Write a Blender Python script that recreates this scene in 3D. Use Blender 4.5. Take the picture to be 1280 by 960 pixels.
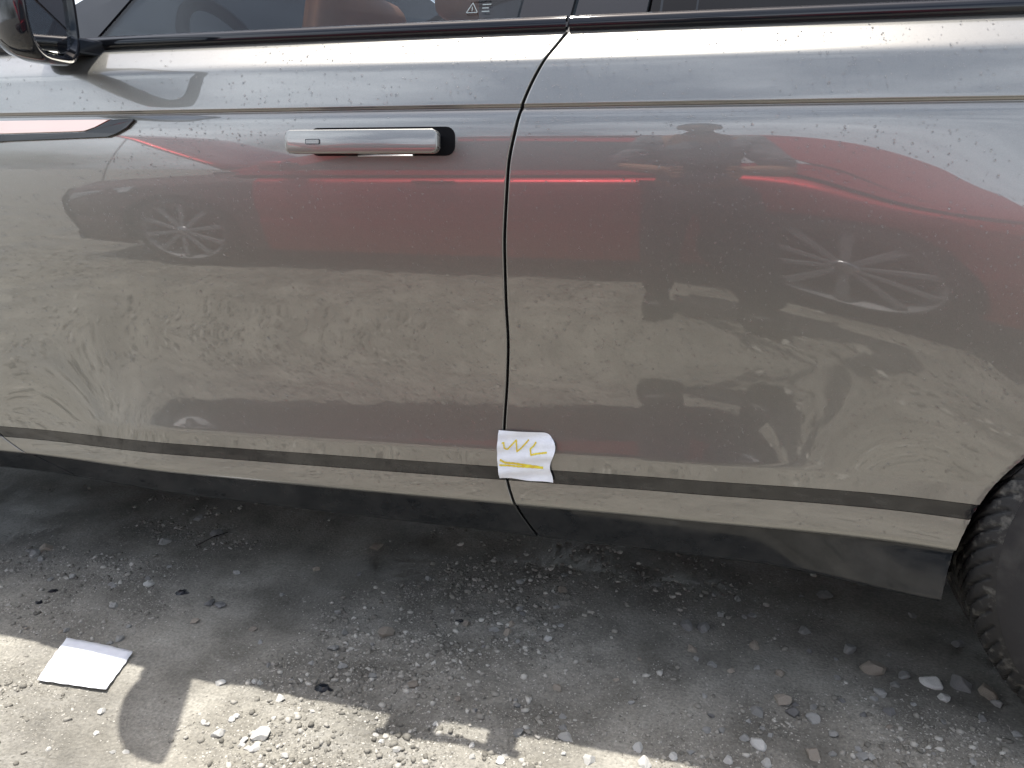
import bpy, bmesh, math, random
import numpy as np
from mathutils import Vector, Matrix
for o in list(bpy.data.objects): bpy.data.objects.remove(o)
S = bpy.context.scene
COL = S.collection
R = math.radians
random.seed(7); RNG = np.random.default_rng(11)

# ------------------------------------------------------------ camera, sky, sun, exposure
CAM_H, YAW, PITCH, FPX = 1.0, 14.0, 16.3, 960.0
cd = bpy.data.cameras.new('camera'); cam = bpy.data.objects.new('camera', cd); COL.objects.link(cam)
cd.sensor_width = 36.0; cd.lens = 36.0 * FPX / 1280.0; cd.clip_start = 0.02; cd.clip_end = 5000
cam.location = (0, 0, CAM_H); cam.rotation_euler = (R(90 - PITCH), 0, R(YAW)); S.camera = cam

SUN_TRAVEL = Vector((0.168, -0.152, -1.0)).normalized()          # high sun behind the silver car, a little to the front
to_sun = -SUN_TRAVEL
sun_el = math.asin(to_sun.z); sun_az = math.atan2(to_sun.x, to_sun.y)
w = bpy.data.worlds.new('World'); S.world = w; w.use_nodes = True
nt = w.node_tree; nt.nodes.clear()
sky = nt.nodes.new('ShaderNodeTexSky'); sky.sky_type = 'NISHITA'; sky.sun_disc = False
sky.sun_elevation = sun_el; sky.sun_rotation = sun_az; sky.air_density = 1.0; sky.dust_density = 4.0; sky.ozone_density = 1.0
bg = nt.nodes.new('ShaderNodeBackground'); bg.inputs[1].default_value = 0.145
wo = nt.nodes.new('ShaderNodeOutputWorld')
# broken bright cloud, dense low in the sky and thinned overhead
tc = nt.nodes.new('ShaderNodeTexCoord'); mpw = nt.nodes.new('ShaderNodeMapping'); mpw.inputs['Scale'].default_value = (1, 1, 2.4)
nz = nt.nodes.new('ShaderNodeTexNoise'); nz.inputs['Scale'].default_value = 2.3; nz.inputs['Detail'].default_value = 7; nz.inputs['Roughness'].default_value = 0.55
rp = nt.nodes.new('ShaderNodeValToRGB'); rp.color_ramp.elements[0].position = 0.40; rp.color_ramp.elements[1].position = 0.70
mxw = nt.nodes.new('ShaderNodeMix'); mxw.data_type = 'RGBA'; mxw.inputs[7].default_value = (12.7, 13.6, 14.8, 1)
nt.links.new(tc.outputs['Generated'], mpw.inputs[0]); nt.links.new(mpw.outputs[0], nz.inputs['Vector'])
nt.links.new(nz.outputs['Fac'], rp.inputs[0]); sep = nt.nodes.new('ShaderNodeSeparateXYZ'); mrz = nt.nodes.new('ShaderNodeMapRange'); mu = nt.nodes.new('ShaderNodeMath'); mu.operation = 'MULTIPLY'
mrz.inputs[1].default_value = .45; mrz.inputs[2].default_value = .95; mrz.inputs[3].default_value = 1.0; mrz.inputs[4].default_value = .22     # cloud thins out overhead
nt.links.new(tc.outputs['Generated'], sep.inputs[0]); nt.links.new(sep.outputs['Z'], mrz.inputs[0])
nt.links.new(rp.outputs[0], mu.inputs[0]); nt.links.new(mrz.outputs[0], mu.inputs[1]); nt.links.new(mu.outputs[0], mxw.inputs[0]); nt.links.new(sky.outputs[0], mxw.inputs[6])
nt.links.new(mxw.outputs[2], bg.inputs[0]); nt.links.new(bg.outputs[0], wo.inputs[0])
sd = bpy.data.lights.new('sun', 'SUN'); sd.energy = 4.5; sd.angle = R(0.53); sd.color = (1.0, 0.96, 0.9)
sun = bpy.data.objects.new('sun', sd); COL.objects.link(sun); sun.rotation_euler = SUN_TRAVEL.to_track_quat('-Z', 'Y').to_euler()
sun.location = (0, 0, 20)
S.view_settings.view_transform = 'Standard'; S.view_settings.look = 'None'; S.view_settings.gamma = 1; S.view_settings.use_curve_mapping = False
S.view_settings.exposure = 0.70
S.render.engine = 'CYCLES'; S.cycles.use_denoising = True; S.cycles.max_bounces = 10; S.cycles.transmission_bounces = 8
S.cycles.caustics_reflective = False; S.cycles.caustics_refractive = True; S.cycles.blur_glossy = .3; S.cycles.sample_clamp_indirect = 4

# ------------------------------------------------------------ materials
MATS = {}
def mat(name, col=(.5, .5, .5), rough=.5, metal=0, coat=0, coatr=.02, spec=.5, trans=0, ior=1.45, emit=None):
    m = bpy.data.materials.new(name); m.use_nodes = True
    b = m.node_tree.nodes['Principled BSDF']
    b.inputs['Base Color'].default_value = (*col, 1); b.inputs['Roughness'].default_value = rough
    b.inputs['Metallic'].default_value = metal; b.inputs['Coat Weight'].default_value = coat
    b.inputs['Coat Roughness'].default_value = coatr; b.inputs['Specular IOR Level'].default_value = spec
    b.inputs['Transmission Weight'].default_value = trans; b.inputs['IOR'].default_value = ior
    MATS[name] = m; return m
def N(m, t, **kw):
    n = m.node_tree.nodes.new(t)
    for k, v in kw.items():
        if k in n.inputs: n.inputs[k].default_value = v
        else: setattr(n, k, v)
    return n
def LK(m, a, b): m.node_tree.links.new(a, b)
def BS(m): return m.node_tree.nodes['Principled BSDF']
def noise_color(m, c1, c2, scale, detail=6, lo=.35, hi=.65, coord='Object', rough=None, bump=0, bscale=None, stretch=None):
    tc = N(m, 'ShaderNodeTexCoord'); nz = N(m, 'ShaderNodeTexNoise', Scale=scale, Detail=detail, Roughness=.6)
    src = tc.outputs[coord]
    if stretch:
        mp = N(m, 'ShaderNodeMapping'); mp.inputs['Scale'].default_value = stretch; LK(m, src, mp.inputs[0]); src = mp.outputs[0]
    LK(m, src, nz.inputs['Vector'])
    rp = N(m, 'ShaderNodeValToRGB'); e = rp.color_ramp.elements
    e[0].position, e[0].color = lo, (*c1, 1); e[1].position, e[1].color = hi, (*c2, 1)
    LK(m, nz.outputs['Fac'], rp.inputs[0]); LK(m, rp.outputs[0], BS(m).inputs['Base Color'])
    if rough:
        mr = N(m, 'ShaderNodeMapRange'); mr.inputs[1].default_value = lo; mr.inputs[2].default_value = hi
        mr.inputs[3].default_value, mr.inputs[4].default_value = rough
        LK(m, nz.outputs['Fac'], mr.inputs[0]); LK(m, mr.outputs[0], BS(m).inputs['Roughness'])
    if bump:
        nb = N(m, 'ShaderNodeTexNoise', Scale=bscale or scale * 4, Detail=8, Roughness=.65); LK(m, src, nb.inputs['Vector'])
        bp = N(m, 'ShaderNodeBump', Strength=bump, Distance=.004); LK(m, nb.outputs['Fac'], bp.inputs['Height'])
        LK(m, bp.outputs[0], BS(m).inputs['Normal'])
    return nz

# silver metallic paint: fine flake under clear lacquer, thin dust film on the lower flanks
paint = mat('silver_paint', (.2, .2, .2), .40, .75, 1.0, .012); BS(paint).inputs['Coat IOR'].default_value = 1.78
tcp = N(paint, 'ShaderNodeTexCoord'); fl = N(paint, 'ShaderNodeTexVoronoi', Scale=900.0); LK(paint, tcp.outputs['Object'], fl.inputs['Vector'])
du = N(paint, 'ShaderNodeTexNoise', Scale=3.0, Detail=8, Roughness=.65); LK(paint, tcp.outputs['Object'], du.inputs['Vector'])
rpf = N(paint, 'ShaderNodeMapRange'); rpf.inputs[3].default_value = .93; rpf.inputs[4].default_value = 1.07
LK(paint, fl.outputs['Color'], rpf.inputs[0])
mp = N(paint, 'ShaderNodeMix', data_type='RGBA', blend_type='MULTIPLY'); mp.inputs[0].default_value = 1; mp.inputs[6].default_value = (.225, .222, .203, 1)
LK(paint, rpf.outputs[0], mp.inputs[7]); LK(paint, mp.outputs[2], BS(paint).inputs['Base Color'])
rc = N(paint, 'ShaderNodeMapRange'); rc.inputs[1].default_value = .35; rc.inputs[2].default_value = .75; rc.inputs[3].default_value = .012; rc.inputs[4].default_value = .036
LK(paint, du.outputs['Fac'], rc.inputs[0]); LK(paint, rc.outputs[0], BS(paint).inputs['Coat Roughness'])

gloss_black = mat('gloss_black_trim', (.010, .011, .014), .06, 0, 0)
strip_black = mat('satin_black_strip', (.02, .021, .022), .22, 0, .6, .06)
noise_color(strip_black, (.010, .010, .011), (.034, .033, .03), 40, 8, .5, .72, rough=(.07, .26), stretch=(.5, 1, 1.6))
clad = mat('black_rocker_plastic', (.02, .021, .023), .45, spec=.5)
noise_color(clad, (.013, .015, .017), (.03, .031, .032), 22, 9, .4, .75, rough=(.06, .18))
rubber_seal = mat('door_seal_rubber', (.008, .008, .009), .6)
dark_recess = mat('dark_recess', (.004, .004, .005), .7, spec=.15)
copper = mat('copper_trim', (.60, .45, .39), .28, .9, .5)
def thin_glass(name, tint):
    m = bpy.data.materials.new(name); m.use_nodes = True; t = m.node_tree; t.nodes.clear()
    o = t.nodes.new('ShaderNodeOutputMaterial'); tr = t.nodes.new('ShaderNodeBsdfTransparent'); gl = t.nodes.new('ShaderNodeBsdfGlossy'); fr = t.nodes.new('ShaderNodeLayerWeight'); pw = t.nodes.new('ShaderNodeMath'); ma = t.nodes.new('ShaderNodeMath'); mx = t.nodes.new('ShaderNodeMixShader')
    tr.inputs[0].default_value = (*tint, 1); gl.inputs['Roughness'].default_value = .01; fr.inputs[0].default_value = .5; pw.operation = 'POWER'; pw.inputs[1].default_value = 5; ma.operation = 'MULTIPLY_ADD'; ma.inputs[1].default_value = .95; ma.inputs[2].default_value = .035
    t.links.new(fr.outputs['Facing'], pw.inputs[0]); t.links.new(pw.outputs[0], ma.inputs[0])
    t.links.new(ma.outputs[0], mx.inputs[0]); t.links.new(tr.outputs[0], mx.inputs[1]); t.links.new(gl.outputs[0], mx.inputs[2]); t.links.new(mx.outputs[0], o.inputs[0]); return m
glass_side = thin_glass('tinted_glass', (.60, .64, .67))
glass_dark = thin_glass('privacy_sky_block_glass', (.14, .15, .16))
glass_screen = thin_glass('sky_block_windscreen', (.05, .055, .06))  # tint made far too dark for a windscreen, to block sky behind the cabin
glass_roof = thin_glass('glass_roof', (.5, .5, .5))
mirror_glass = mat('mirror_glass', (.8, .82, .83), .01, 1)
water = mat('water_drop', (1, 1, 1), 0, 0, trans=1, ior=1.33)
rubber = mat('muddy_tyre_rubber', (.02, .02, .021), .75)
noise_color(rubber, (.017, .017, .017), (.14, .135, .12), 45, 9, .53, .72, rough=(.6, .9), bump=.3, bscale=200)
sidew = mat('tyre_sidewall_rubber', (.018, .018, .019), .7); noise_color(sidew, (.016, .016, .017), (.05, .049, .046), 14, 8, .5, .8, bump=.2, bscale=150)
alloy = mat('alloy_wheel', (.45, .45, .46), .3, .9)
interior_black = mat('black_interior', (.02, .02, .022), .7)
leather = mat('tan_leather', (.42, .17, .075), .5); noise_color(leather, (.38, .15, .065), (.46, .19, .085), 9, bump=.15, bscale=120)
red = mat('red_paint', (.38, .004, .018), .36, .6, 1, .02)
red_dark_glass = mat('red_car_glass', (.05, .055, .06), .02, 0, trans=0, spec=.6)
rim_grey = mat('grey_spoke', (.30, .30, .31), .6, .4)
primer = mat('dark_bare_fender', (.10, .055, .055), .5)
lens = mat('lamp_lens_and_sky_glint', (.6, .62, .65), .3, 0, 0); tail = mat('tail_lens', (.5, .01, .01), .1, 0, 1)
paper = mat('white_paper', (.82, .83, .86), .75); noise_color(paper, (.78, .79, .83), (.86, .87, .89), 30, bump=.35, bscale=60)
yellow_ink = mat('yellow_crayon', (.75, .56, .03), .7); noise_color(yellow_ink, (.72, .5, .05), (.82, .72, .06), 90)
etch = mat('etched_glass_mark', (.16, .19, .2), .8)
skin = mat('skin', (.36, .19, .12), .5); hair = mat('dark_hair', (.012, .01, .009), .6)
lip_m = mat('lips', (.28, .11, .09), .5)
shirt = mat('grey_shirt', (.10, .10, .11), .85); noise_color(shirt, (.13, .13, .14), (.26, .26, .27), 12, bump=.4, bscale=40)
trousers = mat('dark_trousers', (.03, .03, .035), .85); shoe = mat('black_shoe', (.012, .012, .012), .5)
phone_m = mat('phone_black', (.01, .01, .012), .1, 0, .5)
scrap = mat('black_plastic_scrap', (.008, .010, .014), .3, spec=.35)
twigm = mat('twig', (.03, .026, .022), .8)

def stone_mat(name, a, b, rough=.8):
    m = mat(name, a, rough); noise_color(m, a, b, 30, 8, .3, .7, bump=.5, bscale=160)
    oi = N(m, 'ShaderNodeObjectInfo'); hs = N(m, 'ShaderNodeHueSaturation'); mr = N(m, 'ShaderNodeMapRange')
    mr.inputs[3].default_value = .75; mr.inputs[4].default_value = 1.2
    LK(m, oi.outputs['Random'], mr.inputs[0]); LK(m, mr.outputs[0], hs.inputs['Value'])
    src = BS(m).inputs['Base Color'].links[0].from_socket; LK(m, src, hs.inputs['Color']); LK(m, hs.outputs[0], BS(m).inputs['Base Color'])
    return m
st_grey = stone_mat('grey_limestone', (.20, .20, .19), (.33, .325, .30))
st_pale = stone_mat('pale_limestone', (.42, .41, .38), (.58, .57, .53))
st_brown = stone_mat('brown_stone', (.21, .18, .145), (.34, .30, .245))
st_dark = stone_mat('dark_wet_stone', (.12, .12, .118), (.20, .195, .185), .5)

# ------------------------------------------------------------ helpers
def link(name, me, m=None, parent=None, smooth=True):
    o = bpy.data.objects.new(name, me); COL.objects.link(o)
    if m is not None and not me.materials: me.materials.append(m)
    if parent is not None: o.parent = parent
    if smooth: me.polygons.foreach_set('use_smooth', [True] * len(me.polygons))
    return o
def pyd(name, v, f, m, parent=None, smooth=True):
    me = bpy.data.meshes.new(name); me.from_pydata([tuple(map(float, p)) for p in v], [], [tuple(map(int, q)) for q in f]); me.update()
    return link(name, me, m, parent, smooth)
def npmesh(name, V, F, m, parent=None, smooth=True):
    V = np.ascontiguousarray(V, dtype=np.float32); F = np.ascontiguousarray(F, dtype=np.int32)
    me = bpy.data.meshes.new(name); n = F.shape[1]
    me.vertices.add(len(V)); me.vertices.foreach_set('co', V.ravel())
    me.loops.add(F.size); me.loops.foreach_set('vertex_index', F.ravel())
    me.polygons.add(len(F)); me.polygons.foreach_set('loop_start', np.arange(len(F), dtype=np.int32) * n)
    me.update(calc_edges=True); me.validate()
    return link(name, me, m, parent, smooth)
def grid(name, X, Y, Z, m, parent=None, keep=None, flip=False, smooth=True):
    """mesh over 2-D arrays; rows = first axis"""
    r, c = X.shape; idx = np.arange(r * c).reshape(r, c)
    F = np.stack([idx[:-1, :-1], idx[:-1, 1:], idx[1:, 1:], idx[1:, :-1]], -1).reshape(-1, 4)
    if keep is not None: F = F[keep.reshape(-1)]
    if flip: F = F[:, ::-1]
    V = np.stack([X, Y, Z], -1).reshape(-1, 3)
    u, inv = np.unique(F, return_inverse=True)
    return npmesh(name, V[u], inv.reshape(F.shape), m, parent, smooth)
def bm_obj(name, bm, m, parent=None, smooth=False):
    me = bpy.data.meshes.new(name); bm.to_mesh(me); bm.free(); return link(name, me, m, parent, smooth)
def box(name, lo, hi, m, parent=None, bevel=0, seg=2, rot=None):
    bm = bmesh.new(); bmesh.ops.create_cube(bm, size=1)
    lo, hi = Vector(lo), Vector(hi); c, s = (lo + hi) / 2, hi - lo
    for v in bm.verts: v.co = Vector((v.co.x * s.x, v.co.y * s.y, v.co.z * s.z))
    if bevel: bmesh.ops.bevel(bm, geom=bm.edges[:], offset=bevel, segments=seg, affect='EDGES', profile=.5)
    for v in bm.verts:
        if rot is not None: v.co = rot @ v.co
        v.co += c
    return bm_obj(name, bm, m, parent, bool(bevel))
def prism(name, pts, nrm, thick, m, parent=None, bevel=0):
    """polygon given as 3-D points, thickened along -nrm"""
    bm = bmesh.new(); nrm = Vector(nrm).normalized()
    a = [bm.verts.new(p) for p in pts]; b = [bm.verts.new(Vector(p) - nrm * thick) for p in pts]
    bm.faces.new(a); bm.faces.new(b[::-1]); n = len(a)
    for i in range(n): bm.faces.new((a[i], b[i], b[(i + 1) % n], a[(i + 1) % n]))
    bmesh.ops.recalc_face_normals(bm, faces=bm.faces[:])
    if bevel: bmesh.ops.bevel(bm, geom=bm.edges[:], offset=bevel, segments=2, affect='EDGES', profile=.5)
    return bm_obj(name, bm, m, parent, False)
def tube(name, pts, rad, m, parent=None, n=8, closed=False):
    pts = [Vector(p) for p in pts]; k = len(pts); rad = [rad] * k if np.isscalar(rad) else rad
    V, F = [], []
    for i, p in enumerate(pts):
        a = pts[(i - 1) % k] if (closed or i) else p; b = pts[(i + 1) % k] if (closed or i < k - 1) else p
        t = (b - a).normalized(); up = Vector((0, 0, 1)) if abs(t.z) < .95 else Vector((1, 0, 0))
        s = t.cross(up).normalized(); q = s.cross(t)
        for j in range(n):
            an = 2 * math.pi * j / n; V.append(p + (s * math.cos(an) + q * math.sin(an)) * rad[i])
    for i in range(k if closed else k - 1):
        for j in range(n):
            F.append((i * n + j, i * n + (j + 1) % n, ((i + 1) % k) * n + (j + 1) % n, ((i + 1) % k) * n + j))
    if not closed: F.append(tuple(range(n))[::-1]); F.append(tuple(range((k - 1) * n, k * n)))
    return pyd(name, V, F, m, parent)
def lathe(name, prof, cx, cy, cz, m, parent=None, n=64, a0=0, a1=2 * math.pi):
    """prof: (radius, y) revolved about an axis parallel to Y"""
    A = np.linspace(a0, a1, n + 1); P = np.array(prof)
    X = cx + np.outer(np.cos(A), P[:, 0]); Z = cz + np.outer(np.sin(A), P[:, 0]); Y = cy + np.tile(P[:, 1], (n + 1, 1))
    return grid(name, X, Y, Z, m, parent)
def empty(name, loc=(0, 0, 0)):
    o = bpy.data.objects.new(name, None); COL.objects.link(o); o.location = loc; o.empty_display_size = .1; return o
def tag(o, label=None, cat=None, group=None, kind=None):
    for k, v in (('label', label), ('category', cat), ('group', group), ('kind', kind)):
        if v: o[k] = v
    return o
def smooth_interp(x, xs, ys, k=0.02):
    xs = np.array(xs, float); ys = np.array(ys, float); o = np.argsort(xs); xs, ys = xs[o], ys[o]
    g = np.linspace(xs[0] - .2, xs[-1] + .2, 1200); y = np.interp(g, xs, ys); n = max(1, int(k / (g[1] - g[0])))
    ker = np.hanning(2 * n + 3); ker /= ker.sum(); yp = np.pad(y, n + 1, mode='edge'); y = np.convolve(yp, ker, 'valid')
    return np.interp(x, g, y)
def sstep(a, b, x): t = np.clip((x - a) / (b - a), 0, 1); return t * t * (3 - 2 * t)

def hash2(i, j, s):
    n = (i * 374761393 + j * 668265263 + s * 982451653) & 0x7fffffff
    n = ((n ^ (n >> 13)) * 1274126177) & 0x7fffffff
    return ((n ^ (n >> 16)) & 0xffff) / 65535.0
def vnoise(x, y, s=0):
    i = np.floor(x).astype(np.int64); j = np.floor(y).astype(np.int64); fx = x - i; fy = y - j
    fx = fx * fx * fx * (fx * (fx * 6 - 15) + 10); fy = fy * fy * fy * (fy * (fy * 6 - 15) + 10)
    a, b, c, d = hash2(i, j, s), hash2(i + 1, j, s), hash2(i, j + 1, s), hash2(i + 1, j + 1, s)
    return (a + (b - a) * fx) * (1 - fy) + (c + (d - c) * fx) * fy - .5
def fbm(x, y, oct=4, s=0, g=.5):
    t = 0; a = 1
    for k in range(oct): t = t + a * vnoise(x * 2 ** k + 17.3 * k, y * 2 ** k - 9.1 * k, s + k); a *= g
    return t

# ------------------------------------------------------------ ground
def ground_z(x, y):
    x = np.asarray(x, float); y = np.asarray(y, float)
    near = 1 / (1 + (np.hypot(x + .4, y - .6) / 5) ** 2)
    z = .022 * fbm(x * .9 + 3, y * 1.3, 2, 1) + .016 * fbm(x * 1.3, y * 5.5 + .4 * x, 2, 5)       # wheel ruts along the car
    rough = np.clip(.5 + 1.6 * fbm(x * 2.1 + 8, y * 3.2, 3, 9), .08, 1)                          # smooth mud against crumbled gravel
    z = z + rough * (.011 * fbm(x * 11, y * 13, 3, 21) + .008 * np.abs(fbm(x * 38, y * 41, 3, 33)))
    z = z + (1 - sstep(.55, .95, y)) * (.023 * fbm(x * 6.5 + 2, y * 8, 3, 51) + .011 * np.abs(fbm(x * 17, y * 19, 2, 57)))     # churned lane between the cars
    return z * (.25 + .75 * near) - .006
def axis(fine, ext):
    a = list(fine); d = a[1] - a[0]; r = [a[-1]]
    while r[-1] < ext[1]: d *= 1.09; r.append(r[-1] + d)
    d = a[1] - a[0]; l = [a[0]]
    while l[-1] > ext[0]: d *= 1.09; l.append(l[-1] - d)
    return np.array(l[:0:-1] + a + r[1:])
gx = axis(np.arange(-2.1, 1.3, .0065), (-1500, 1500))
gy = axis(np.concatenate([np.arange(-1.4, .75, .018), np.arange(.75, 1.75, .0065)]), (-1500, 1500))
GX, GY = np.meshgrid(gx, gy)
gm = mat('wet_limestone_gravel', (.3, .29, .27), .8)
ga = noise_color(gm, (.16, .150, .124), (.325, .308, .262), 6, 12, .34, .66)
g2 = N(gm, 'ShaderNodeTexNoise', Scale=2.2, Detail=5, Roughness=.55); g3 = N(gm, 'ShaderNodeTexNoise', Scale=160, Detail=4, Roughness=.6)
gtc = N(gm, 'ShaderNodeTexCoord'); LK(gm, gtc.outputs['Object'], g2.inputs['Vector']); LK(gm, gtc.outputs['Object'], g3.inputs['Vector'])
wet = N(gm, 'ShaderNodeMapRange'); wet.inputs[1].default_value = .42; wet.inputs[2].default_value = .62; LK(gm, g2.outputs['Fac'], wet.inputs[0])
wm = N(gm, 'ShaderNodeMix', data_type='RGBA', blend_type='MULTIPLY'); wm.inputs[7].default_value = (.74, .745, .76, 1)
src = BS(gm).inputs['Base Color'].links[0].from_socket; LK(gm, src, wm.inputs[6]); LK(gm, wet.outputs[0], wm.inputs[0])
sp = N(gm, 'ShaderNodeMapRange'); sp.inputs[1].default_value = .3; sp.inputs[2].default_value = .7; sp.inputs[3].default_value = .7; sp.inputs[4].default_value = 1.25
LK(gm, g3.outputs['Fac'], sp.inputs[0]); wm2 = N(gm, 'ShaderNodeMix', data_type='RGBA', blend_type='MULTIPLY'); wm2.inputs[0].default_value = 1
LK(gm, wm.outputs[2], wm2.inputs[6]); LK(gm, sp.outputs[0], wm2.inputs[7]); LK(gm, wm2.outputs[2], BS(gm).inputs['Base Color'])
rr = N(gm, 'ShaderNodeMapRange'); rr.inputs[3].default_value = .85; rr.inputs[4].default_value = .42; LK(gm, wet.outputs[0], rr.inputs[0]); LK(gm, rr.outputs[0], BS(gm).inputs['Roughness'])
gb = N(gm, 'ShaderNodeBump', Strength=.55, Distance=.004); LK(gm, g3.outputs['Fac'], gb.inputs['Height']); LK(gm, gb.outputs[0], BS(gm).inputs['Normal'])
ground = grid('ground', GX, GY, ground_z(GX, GY), gm)
tag(ground, 'wet grey crushed limestone ground of the parking lot', None, None, 'structure')

# ------------------------------------------------------------ silver car: side surface
D0 = 1.30; YC = 2.262                          # door plane and car centreline
WX, WZ, WR = 0.852, 0.374, 0.385               # rear wheel
FX = -2.24                                # front wheel
TH = [(1.3, 52, 52), (1.206, 52, 52), (1.168, 46, 46), (1.160, 38, 38), (1.153, 18, 18), (1.144, 13, 13), (1.094, 11, 11), (1.0880, 8, 8),
      (1.0874, -52, -52), (1.0858, -52, -52), (1.0853, -5, -5), (1.0843, -5, -5), (1.0838, -52, -52), (1.0822, -52, -52), (1.0814, 46, 46), (1.0745, 26, 26), (1.067, 13.5, 13.5), (1.052, 7.5, 7.5), (1.040, 4.6, 4.6),
      (.985, .5, .5), (.90, -3, -3), (.785, -6.2, -6.2), (.727, -7.2, -7.0), (.668, -6.3, -6.6), (.62, -3.0, -6.4), (.572, 1.3, -6.2),
      (.522, 4.5, -6.0), (.478, 7.5, -5.5), (.470, 5, -4), (.463, -2.0, -2.0), (.44, -.5, -.5), (.41, 2, 2), (.365, 0, 0), (.356, -18, -18), (.2, -30, -30)]
TH = np.array(TH)[::-1]
ZT = np.linspace(.2, 1.3, 4401)
def integ(col):
    th = np.interp(ZT, TH[:, 0], TH[:, col]); k = np.hanning(9); k /= k.sum(); th = np.convolve(np.pad(th, 4, mode='edge'), k, 'valid')
    y = np.concatenate([[0], np.cumsum(np.tan(np.radians((th[1:] + th[:-1]) / 2)) * np.diff(ZT))]); return y - np.interp(.985, ZT, y)
YM, YE = integ(1), integ(2)
def zshift(Z, X): return .029 * (np.clip(X, -1.7, .9) + .32) * np.interp(Z, [.285, .358, .413, .436, .463, .60, .72], [0, .6, 1, 1, 1.1, .6, 0])
CV, ACX, ACZ, AR = .009, .920, .262, .490            # rear wheel opening
def arch_r(X, Z): return np.minimum(np.hypot(X - ACX, Z - ACZ), np.hypot(X - FX, Z - ACZ))
def side_y(X, Z):
    """Z before the slight rake of the lower lines is applied"""
    s = sstep(-1.52, -1.08, X) * (1 - sstep(-.02, .40, X))
    y = np.interp(Z, ZT, YM) * s + np.interp(Z, ZT, YE) * (1 - s)
    y = y + D0 + CV * (X + .35) ** 2 + .10 * np.clip(np.abs(X + .35) - 1.5, 0, None) ** 2
    r = np.hypot((X - ACX), (Z - ACZ)); rf = np.hypot((X - FX), (Z - ACZ))
    hz = 1 - sstep(.90, 1.10, Z); ra = np.hypot(X - ACX, .8 * (Z - ACZ))
    y = y - .5 * .34 * np.clip(1.05 - np.maximum(ra, .40), 0, None) ** 2 * hz - .030 * (1 - sstep(AR - .09, AR + .15, rf)) * hz
    y = y - .52 * np.clip(.356 - Z, 0, .1) * sstep(.10, .40, X)          # rocker stands upright before the rear wheel
    return y
SB = [(1.30, -.19), (1.21, -.246), (1.185, -.258), (1.155, -.277), (1.12, -.296), (1.08, -.312), (1.0, -.330), (.866, -.339), (.75, -.339), (.682, -.337), (.60, -.341), (.522, -.346), (.45, -.346), (.40, -.338), (.34, -.318), (.285, -.290), (.2, -.24)]
SF = [(1.30, -1.60), (1.2, -1.60), (.8, -1.62), (.52, -1.63), (.44, -1.61), (.39, -1.555), (.34, -1.49), (.285, -1.425), (.2, -1.36)]
SR = [(1.30, .80), (1.2, .74), (1.08, .72), (.86, .72), (.2, .72)]
def seam(tab, Z): return smooth_interp(Z, [a for a, b in tab], [b for a, b in tab], .035)
GAP = .0045
car = empty('silver_car', (0, YC, 0))
tag(car, 'silver grey sport utility car with beaded rain on its doors, seen from the side', 'car')
CP = {}
def rel(o, p):     # parent while keeping the world placement
    o.parent = p; o.matrix_parent_inverse = p.matrix_world.inverted(); return o
bpy.context.view_layer.update()
def zrows(z0, z1):
    base = np.arange(z0, z1, .006); extra = np.concatenate([np.arange(1.07, 1.095, .0006), np.arange(1.14, 1.175, .0022), np.arange(.455, .485, .0025)])
    z = np.concatenate([base, extra[(extra > z0) & (extra < z1)], [z1]]); return np.unique(np.round(z, 5))
def panel(name, z0, z1, left, right, m, parent, nx=110, cut=True, dy=0.0, under=0.0, mirror=False, lip=True):
    Z1 = zrows(z0, z1); nz_ = len(Z1)
    XL = seam(left, Z1) + GAP if isinstance(left, list) else np.full(nz_, float(left))
    XR = seam(right, Z1) - GAP if isinstance(right, list) else np.full(nz_, float(right))
    u = np.linspace(0, 1, nx); u = np.concatenate([[0, .0012, .003], u[1:-1], [.997, .9988, 1]]); nx = len(u); X = XL[:, None] + (XR - XL)[:, None] * u; Z = np.repeat(Z1[:, None], nx, 1)
    Y = side_y(X, Z) + dy
    keep = None
    if cut:
        r = arch_r(X, Z); ins = r < AR
        keep = ~(ins[:-1, :-1] & ins[1:, :-1] & ins[:-1, 1:] & ins[1:, 1:])
        C = np.where(np.abs(X - WX) < np.abs(X - FX), ACX, FX); q = np.where(ins, AR / np.maximum(r, 1e-6), 1)
        big = r > AR - .05
        X = np.where(ins & big, C + (X - C) * q, X); Z = np.where(ins & big, ACZ + (Z - ACZ) * q, Z)
    Z = Z + zshift(Z, X)
    # rolled edges with a short return flange
    rad = .0022
    def edge(Xe, Ye, Ze, sgn):
        cx, cy, cz = [], [], []
        for a in (30, 60, 90):
            cx.append(Xe + sgn * rad * math.sin(R(a))); cy.append(Ye + rad * (1 - math.cos(R(a)))); cz.append(Ze)
        cx.append(Xe + sgn * rad); cy.append(Ye + .022); cz.append(Ze)
        return cx, cy, cz
    if lip:
        lx, ly, lz = edge(X[:, 0], Y[:, 0], Z[:, 0], -1); rx, ry, rz = edge(X[:, -1], Y[:, -1], Z[:, -1], 1)
        X = np.column_stack(lx[::-1] + [X] + rx); Y = np.column_stack(ly[::-1] + [Y] + ry); Z = np.column_stack(lz[::-1] + [Z] + rz)
        if keep is not None: keep = np.pad(keep, ((0, 0), (4, 4)), mode='edge')
    if under:
        for a in (35, 70, 90):
            t = R(a)
            X = np.vstack([X[:1], X]); Y = np.vstack([Y[:1] + .006 * math.sin(t), Y]); Z = np.vstack([Z[:1] - .004 * math.sin(t), Z])
            if keep is not None: keep = np.vstack([keep[:1], keep])
        X = np.vstack([X[:1], X]); Y = np.vstack([Y[:1] + under, Y]); Z = np.vstack([Z[:1], Z])
        if keep is not None: keep = np.vstack([keep[:1], keep])
    if mirror: Y = 2 * YC - Y
    o = grid(name, X, Y, Z, m, None, keep, flip=mirror)
    return rel(o, parent)
ZB = 1.2055                                    # top of painted shoulder
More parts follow.
